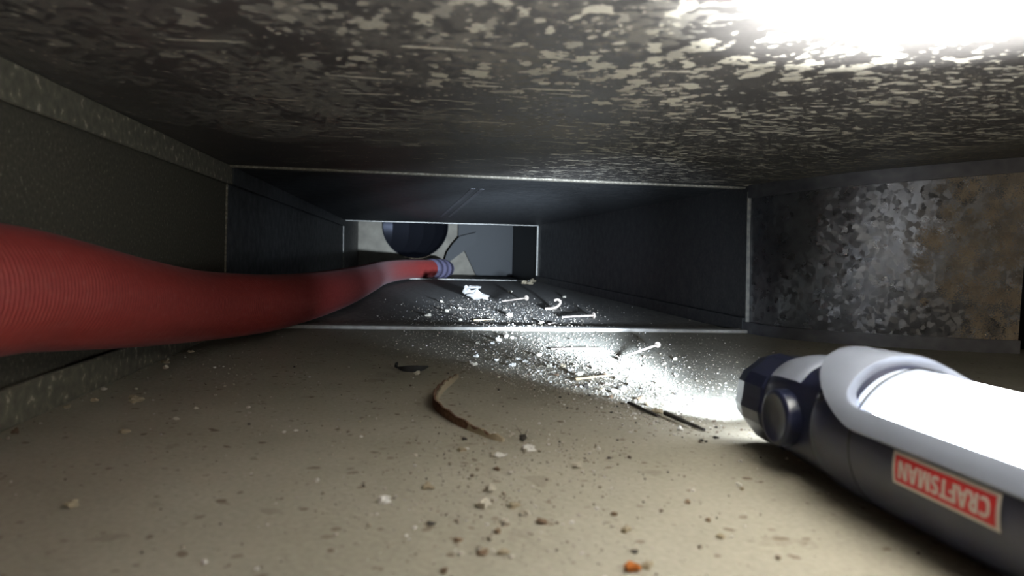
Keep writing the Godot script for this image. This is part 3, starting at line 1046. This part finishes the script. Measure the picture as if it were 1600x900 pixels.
func build_crumbs() -> void:
	for i in 6:
		lumps.append(lump(70 + i, 0.75, 1.0))
	# x, z, size in metres, colour (0 pale, 1 beige, 2 brown, 3 dark, 4 white, 5 orange)
	var field := {
		"crumb along the foot of the left wall": [[-0.205,-0.671,0.0055,1], [-0.196,-0.641,0.0048,0], [-0.203,-0.738,0.0049,1], [-0.209,-0.548,0.0040,0], [-0.199,-0.508,0.0041,1], [-0.208,-0.489,0.0040,1], [-0.206,-0.424,0.0045,2]],
		"crumb on the dim floor beneath the hose": [[-0.188,-0.550,0.0027,0], [-0.150,-0.421,0.0048,1], [-0.133,-0.453,0.0034,0], [-0.130,-0.483,0.0028,0], [-0.060,-0.422,0.0021,4]],
		"crumb round the near end of the bark strip": [[0.029,-0.376,0.0036,1], [0.005,-0.367,0.0026,0], [0.082,-0.342,0.0049,0], [0.043,-0.341,0.0030,2], [0.010,-0.316,0.0044,1], [0.032,-0.398,0.0028,3], [0.101,-0.374,0.0020,4]],
		"crumb in the scatter on the nearest floor": [[0.037,-0.311,0.0044,0], [0.032,-0.292,0.0057,0], [0.044,-0.290,0.0046,1], [0.047,-0.281,0.0040,0], [0.038,-0.274,0.0034,0], [0.010,-0.274,0.0029,3], [0.019,-0.257,0.0027,2], [0.034,-0.264,0.0028,2], [0.027,-0.245,0.0035,2], [0.034,-0.245,0.0039,1], [0.013,-0.232,0.0025,2]],
		"crumb on bare floor beside the work light": [[0.117,-0.290,0.0027,2], [0.082,-0.278,0.0023,2], [0.079,-0.242,0.0022,3], [0.082,-0.261,0.0033,1], [0.080,-0.230,0.0038,1], [0.149,-0.311,0.0020,4], [0.148,-0.305,0.0023,1], [0.117,-0.269,0.0022,2], [0.125,-0.304,0.0017,4], [0.167,-0.347,0.0019,4], [0.115,-0.252,0.0023,1]],
		"stone on the floor by the far opening": [[0.378,-2.372,0.0228,1], [0.392,-2.354,0.0186,1], [0.435,-2.56,0.0181,1], [0.257,-1.845,0.0097,0], [0.359,-1.666,0.0088,0]],
		"crumb on the floor beyond the joint strip": [[0.034,-1.157,0.0080,0], [0.078,-1.082,0.0056,0], [0.067,-1.239,0.0064,0], [0.164,-1.172,0.0082,0], [0.194,-1.052,0.0065,0], [0.094,-1.311,0.0068,0], [0.068,-1.467,0.0076,0]],
		"crumb at the left of the lit debris": [[0.119,-0.875,0.0054,4], [0.124,-0.867,0.0061,0], [0.105,-0.841,0.0059,4], [0.078,-0.813,0.0050,0], [0.095,-0.813,0.0050,4], [0.068,-0.713,0.0050,4], [0.061,-0.659,0.0052,0], [0.084,-0.685,0.0042,4], [0.106,-0.691,0.0055,4], [0.095,-0.655,0.0058,4], [0.130,-0.718,0.0051,0], [0.110,-0.680,0.0048,4]],
		"crumb in the lit heap before the torch": [[0.262,-0.694,0.0050,0], [0.206,-0.689,0.0049,3], [0.199,-0.561,0.0046,0], [0.165,-0.502,0.0054,2], [0.145,-0.509,0.0046,2], [0.154,-0.529,0.0057,0], [0.163,-0.536,0.0058,0], [0.175,-0.558,0.0050,4], [0.157,-0.559,0.0050,0], [0.146,-0.536,0.0058,1], [0.151,-0.588,0.0052,0], [0.144,-0.602,0.0064,0], [0.141,-0.626,0.0056,4], [0.140,-0.648,0.0057,1], [0.125,-0.604,0.0048,2], [0.128,-0.648,0.0057,0], [0.138,-0.554,0.0045,3], [0.154,-0.482,0.0043,0], [0.164,-0.482,0.0039,1], [0.163,-0.460,0.0058,1], [0.160,-0.413,0.0038,4], [0.167,-0.639,0.0046,4], [0.154,-0.657,0.0047,0], [0.173,-0.588,0.0048,4], [0.167,-0.605,0.0043,2]],
		"pebble at the shadow edge under the torch": [[0.164,-0.389,0.0021,3], [0.174,-0.394,0.0029,3], [0.165,-0.386,0.0018,3]],
	}
	var tones := ["pale", "beige", "brown", "dark", "white", "orange"]
	var order := ["first", "second", "third", "fourth", "fifth", "sixth", "seventh", "eighth", "ninth", "tenth", "eleventh", "twelfth"]
	for place in field:
		var word: String = place.split(" ")[0]
		var where: String = place.substr(word.length() + 1)
		for tone in 6:
			var some: Array = field[place].filter(func(d): return d[3] == tone)
			some.sort_custom(func(p, q): return p[0] / -p[1] < q[0] / -q[1])
			for i in some.size():
				var d: Array = some[i]
				var label: String = "only %s %s %s" % [tones[tone], word, where] if some.size() == 1 else "%s %s %s from the left, %s" % [order[i], tones[tone], word, where]
				crumb(word, d[0], d[1], d[2], d[3], label, word + "s " + where, word)
	crumb("crumb", -0.173, -0.505, 0.0075, 1, "lumpy beige crumb alone below the hose, largest near the left wall")
	crumb("crumb", -0.128, -0.304, 0.0045, 1, "beige crumb with a dark shadow, alone at the lower left of the floor")
	crumb("crumb", -0.008, -0.3, 0.0052, 4, "white oval plaster bit alone left of the near floor scatter")
	crumb("crumb", 0.064, -0.375, 0.0072, 4, "bright white oval pebble just below the dark bristly seed", "", "pebble")
	crumb("crumb", 0.047, -0.364, 0.0052, 4, "flat white chip left of the bright white oval pebble", "", "chip")
	crumb("crumb", 0.009, -0.611, 0.0055, 0, "pale crumb touching the black curved scrap")
	crumb("crumb", 0.159, -0.962, 0.0085, 0, "white crumb perched on the floor joint strip")
	crumb("crumb", 0.074, -0.228, 0.0052, 5, "orange rust flake at the very front of the floor", "", "flake")
	crumb("crumb", 0.052, -0.272, 0.0042, 2, "reddish brown sliver on the nearest floor, right of the scatter", "", "flake")

func stick(called: String, a: Vector3, b: Vector3, r0: float, r1: float, mat: Material, label: String, category: String, wobble := 0.0) -> Node3D:
	var o := thing(called, Vector3(a.x, 0, a.z), label, category)
	var rings := []
	var n := 8
	for i in n + 1:
		var f := float(i) / n
		var p := a.lerp(b, f) - Vector3(a.x, 0, a.z)
		p += Vector3(sin(f * 7.0) * wobble, 0, cos(f * 5.0) * wobble)
		var d := (b - a).normalized()
		var u := Vector3.UP.cross(d).normalized()
		var r := lerpf(r0, r1, f) * (1.0 + 0.12 * sin(i * 2.3))
		rings.append(ring(p, u, d.cross(u), r, r * 0.8, 7))
	var st := begin(0)
	loft(st, rings)
	part("shaft", done(st), mat, o)
	return o

func nail(a: Vector3, b: Vector3, r: float, head: float, label: String) -> void:
	var o := stick("nail", a, b, r * 0.75, r, M.nail, label, "nail")
	var d := (b - a).normalized()
	var u := Vector3.UP.cross(d).normalized()
	var at := b - Vector3(a.x, 0, a.z)
	var st := begin(0)
	loft(st, [ring(at - d * 0.0006, u, d.cross(u), head * 0.8, head * 0.8, 16), ring(at, u, d.cross(u), head, head, 16), ring(at + d * 0.0014, u, d.cross(u), head, head, 16), ring(at + d * 0.002, u, d.cross(u), head * 0.8, head * 0.8, 16)])
	part("nail_head", done(st), M.nail, o)

func ribbon(o: Node3D, called: String, pts: PackedVector3Array, width: Callable, thick: float, mat: Material, low := 0.0) -> void:
	var rings := []
	for i in pts.size():
		var d := (pts[mini(i + 1, pts.size() - 1)] - pts[maxi(i - 1, 0)]).normalized()
		var u := Vector3.UP.cross(d).normalized()
		var h: float = width.call(float(i) / (pts.size() - 1))
		var p := pts[i] + Vector3(0, low, 0)
		rings.append(PackedVector3Array([p - u * thick, p + u * thick, p + u * thick * 0.7 + Vector3(0, h, 0), p - u * thick * 0.7 + Vector3(0, h, 0)]))
	var st := begin(0)
	loft(st, rings, true, true, false)
	part(called, done(st), mat, o)

func build_litter() -> void:
	# curled strip standing on its edge
	var o := thing("bark_strip", Vector3(0.03, 0, -0.5), "curled brown bark-like strip standing on its edge on the bare floor", "bark strip")
	var rel := func(a: Array) -> PackedVector3Array:
		var v := []
		for p in a:
			v.append(Vector3(p[0], 0, p[1]) - o.position)
		return curve_points(v, 0.0022)
	var line: PackedVector3Array = rel.call([[0.041, -0.598], [0.033, -0.566], [0.026, -0.54], [0.0195, -0.505], [0.0195, -0.478], [0.024, -0.456], [0.032, -0.431], [0.046, -0.402]])
	ribbon(o, "strip", line, func(f: float) -> float: return 0.0012 + 0.0052 * pow(sin(PI * clampf(f * 0.92 + 0.05, 0, 1)), 0.7) + 0.0005 * sin(f * 60.0), 0.0009, M.bark)
	var crust: PackedVector3Array = rel.call([[0.042, -0.597], [0.0345, -0.566], [0.0278, -0.54], [0.0215, -0.505], [0.0215, -0.482]])
	ribbon(o, "dust_crust", crust, func(f: float) -> float: return 0.0011 + 0.0042 * sin(PI * clampf(f * 0.8 + 0.12, 0, 1)) + 0.0006 * sin(f * 45.0), 0.0009, M.crumb[1])
	var tuft: PackedVector3Array = rel.call([[0.0305, -0.437], [0.0385, -0.417], [0.0485, -0.398], [0.053, -0.393]])
	ribbon(o, "dust_crust", tuft, func(f: float) -> float: return 0.0026 + 0.0012 * sin(f * 23.0), 0.0012, M.crumb[1])
	# black curved scrap
	var s := thing("black_scrap", Vector3(0.006, 0, -0.628), "black crescent-shaped scrap with upturned ends left of the bark strip", "scrap")
	ribbon(s, "curved_piece", curve_points([Vector3(-0.0125, 0.0022, -0.004), Vector3(-0.008, 0.0006, 0.002), Vector3(0, 0.0, 0.0035), Vector3(0.007, 0.0008, 0.0015), Vector3(0.0125, 0.003, -0.004)], 0.0015), func(f: float) -> float: return 0.0012 + 0.0042 * sin(PI * f), 0.0011, M.black)
	ribbon(s, "curled_end", curve_points([Vector3(-0.013, 0.002, -0.003), Vector3(-0.015, 0.003, -0.006), Vector3(-0.013, 0.004, -0.009)], 0.0015), func(_f: float) -> float: return 0.0025, 0.0008, M.black)
	# dark bristly seed
	var b := thing("bristly_seed", Vector3(0.064, 0, -0.394), "small dark seed with thin upright bristles near the bark strip", "seed")
	var body := part("seed_body", lump(88, 0.9, 0.5), M.crumb[3], b)
	body.transform = Transform3D(Basis.from_scale(Vector3(0.0044, 0.0042, 0.004)), Vector3(0, 0.0018, 0))
	for k in [[-0.004, 0.008, -0.004], [0.0025, 0.0062, -0.001], [0.005, 0.0018, 0.003]]:
		var st := begin(0)
		loft(st, [ring(Vector3(0, 0.002, 0), Vector3.RIGHT, Vector3(0, 0, -1), 0.00028, 0.00028, 5), ring(Vector3(k[0] * 0.5, k[1] * 0.65, k[2] * 0.4), Vector3.RIGHT, Vector3(0, 0, -1), 0.00022, 0.00022, 5), ring(Vector3(k[0], k[1], k[2]), Vector3.RIGHT, Vector3(0, 0, -1), 0.0001, 0.0001, 5)])
		part("bristle", done(st), M.crumb[3], b)
	# nails
	nail(Vector3(0.189, 0.004, -1.462), Vector3(0.243, 0.009, -1.5), 0.0022, 0.0058, "pale nail lying farthest from the torch on the far floor")
	nail(Vector3(0.241, 0.0028, -1.132), Vector3(0.293, 0.0052, -1.14), 0.0022, 0.0052, "long pale nail on the far floor just beyond the joint strip")
	nail(Vector3(0.212, 0.0024, -0.702), Vector3(0.262, 0.0085, -0.747), 0.0018, 0.0034, "nail with raised head in the torch-lit debris before the joint strip")
	# hooked bit of wire beyond the joint
	var h := thing("hooked_nail", Vector3(0.267, 0, -1.314), "small bent hook-shaped nail standing up on the far floor", "nail")
	var pts := curve_points([Vector3(-0.02, 0.002, 0.004), Vector3(-0.004, 0.003, 0.002), Vector3(0.006, 0.008, 0.0), Vector3(0.009, 0.015, -0.001), Vector3(0.003, 0.0185, 0), Vector3(-0.003, 0.0165, 0.001)], 0.002)
	var rings := []
	for i in pts.size():
		var d := (pts[mini(i + 1, pts.size() - 1)] - pts[maxi(i - 1, 0)]).normalized()
		var u := Vector3(0, 0, 1)
		rings.append(ring(pts[i], d.cross(u), u, 0.0023, 0.0023, 8))
	var st := begin(0)
	loft(st, rings)
	part("bent_shaft", done(st), M.nail, h)
	# crumpled flake
	var c := thing("crumpled_flake", Vector3(0.148, 0, -1.565), "crumpled pale grey flake of plaster standing on the far floor", "flake")
	var big := part("flake_body", lump(91, 0.55, 1.5, 7, 10), M.plaster, c)
	big.transform = Transform3D(Basis(Vector3(0, 0, 1), -0.3).scaled_local(Vector3(0.042, 0.027, 0.02)), Vector3(0, 0.008, 0))
	var small := part("flake_lobe", lump(92, 0.9, 0.9), M.plaster, c)
	small.transform = Transform3D(Basis.from_scale(Vector3(0.014, 0.016, 0.012)), Vector3(-0.024, 0.02, -0.002))
	var lobe := part("flake_lobe", lump(93, 0.4, 0.9), M.plaster, c)
	lobe.transform = Transform3D(Basis.from_scale(Vector3(0.03, 0.014, 0.014)), Vector3(-0.006, 0.026, -0.012))
	# sticks at the edge of the beam
	stick("dark_twig", Vector3(0.1655, 0.0016, -0.453), Vector3(0.1735, 0.0013, -0.409), 0.0017, 0.0011, M.crumb[3], "dark brown twig at the edge of the torch beam near the lamp head", "twig", 0.0003)
	stick("pale_splinter", Vector3(0.1605, 0.001, -0.45), Vector3(0.1675, 0.001, -0.416), 0.0009, 0.0006, M.crumb[0], "white splinter lying alongside the dark twig near the lamp head", "splinter", 0.0002)
	stick("dark_twig", Vector3(0.1515, 0.0014, -0.487), Vector3(0.1585, 0.0012, -0.447), 0.0013, 0.001, M.crumb[3], "short dark twig farther from the lamp head, left of the other twig", "twig", 0.0003)
	stick("pale_splinter", Vector3(0.135, 0.0018, -0.578), Vector3(0.168, 0.0025, -0.592), 0.0014, 0.0009, M.wood, "straw-coloured splinter lying across the middle of the debris heap", "splinter", 0.0003)
	stick("pale_splinter", Vector3(0.152, 0.001, -0.77), Vector3(0.21, 0.0012, -0.775), 0.0009, 0.0005, M.nail, "thin pale wire-like splinter close to the floor joint strip", "splinter", 0.002)
	stick("pale_splinter", Vector3(0.098, 0.001, -1.085), Vector3(0.128, 0.0012, -1.1), 0.0012, 0.0008, M.wood, "straw splinter on the far floor just beyond the joint strip", "splinter", 0.0005)
	stick("dark_twig", Vector3(0.06, 0.001, -1.2), Vector3(0.086, 0.0012, -1.13), 0.0013, 0.0008, M.crumb[3], "thin dark twig on the far floor beyond the joint strip", "twig", 0.0006)
	stick("pale_splinter", Vector3(0.2, 0.0016, -1.03), Vector3(0.212, 0.0016, -1.05), 0.0016, 0.001, M.nail, "stubby pale splinter behind the joint strip near the long nail", "splinter", 0.0004)

# loose grit: far too many to count; thick where the torch lights it
func build_grit() -> void:
	var spots := [[0.165, -0.46, 0.022, 3.0], [0.158, -0.52, 0.03, 4.5], [0.145, -0.6, 0.042, 6.0], [0.135, -0.69, 0.052, 4.5], [0.12, -0.82, 0.065, 3.0], [0.2, -0.66, 0.07, 3.0], [0.23, -0.56, 0.06, 2.2],
		[0.11, -1.03, 0.075, 3.2], [0.13, -1.2, 0.09, 2.4], [0.2, -1.3, 0.09, 1.4], [0.15, -1.5, 0.07, 0.8], [0.3, -1.4, 0.1, 0.6], [0.045, -0.375, 0.03, 0.8], [0.035, -0.285, 0.035, 1.2], [0.09, -0.375, 0.02, 0.4], [0.02, -0.34, 0.05, 0.5], [-0.02, -0.75, 0.12, 0.5], [-0.05, -0.45, 0.07, 0.35], [-0.2, -0.6, 0.05, 0.15], [0.13, -0.35, 0.07, 0.25]]
	var total := 0.0
	for s in spots:
		total += s[3]
	var r := RandomNumberGenerator.new()
	r.seed = 5
	var shades := [Color(0.46, 0.42, 0.35), Color(0.33, 0.29, 0.22), Color(0.2, 0.16, 0.12), Color(0.05, 0.042, 0.035), Color(0.7, 0.68, 0.63)]
	for v in 1:
		var count := 22000
		var mm := MultiMesh.new()
		mm.transform_format = MultiMesh.TRANSFORM_3D
		mm.use_colors = true
		mm.mesh = lump(120 + v, 0.8, 0.35, 4, 6)
		mm.instance_count = count
		for i in count:
			var pick := r.randf() * total
			var k := 0
			while pick > spots[k][3]:
				pick -= spots[k][3]
				k += 1
			var s: Array = spots[k]
			var p := Vector3(s[0] + r.randfn() * s[2], 0, s[1] + r.randfn() * s[2] * 1.25)
			if i % 9 == 0:
				p = Vector3(r.randf_range(LEFT, 0.4), 0, r.randf_range(-0.95, -0.2))
			p.x = clampf(p.x, LEFT + 0.01, RIGHT - 0.01)
			p.z = minf(p.z, -0.2)
			if absf(p.z - SEAM + 0.01) < 0.018:
				p.y = 0.006
			var size := 0.00035 + 0.0009 * pow(r.randf(), 2.5) + (0.0018 * r.randf() if r.randf() < 0.08 else 0.0)
			if p.z < -1.0:
				size *= 1.2
			mm.set_instance_transform(i, Transform3D(Basis(Vector3.UP, r.randf() * TAU).scaled_local(Vector3(size * r.randf_range(0.9, 1.3), size * r.randf_range(0.6, 1.0), size)), p + Vector3(0, size * 0.3, 0)))
			var tone: float = r.randf()
			mm.set_instance_color(i, shades[0 if tone < 0.36 else 1 if tone < 0.62 else 2 if tone < 0.78 else 3 if tone < 0.86 else 4])
		var o := MultiMeshInstance3D.new()
		o.name = numbered("floor_grit")
		o.multimesh = mm
		o.material_override = M.grit
		add_child(o)
		tag(o, "fine pale and brown grit strewn over the duct floor", "grit", "", "stuff")
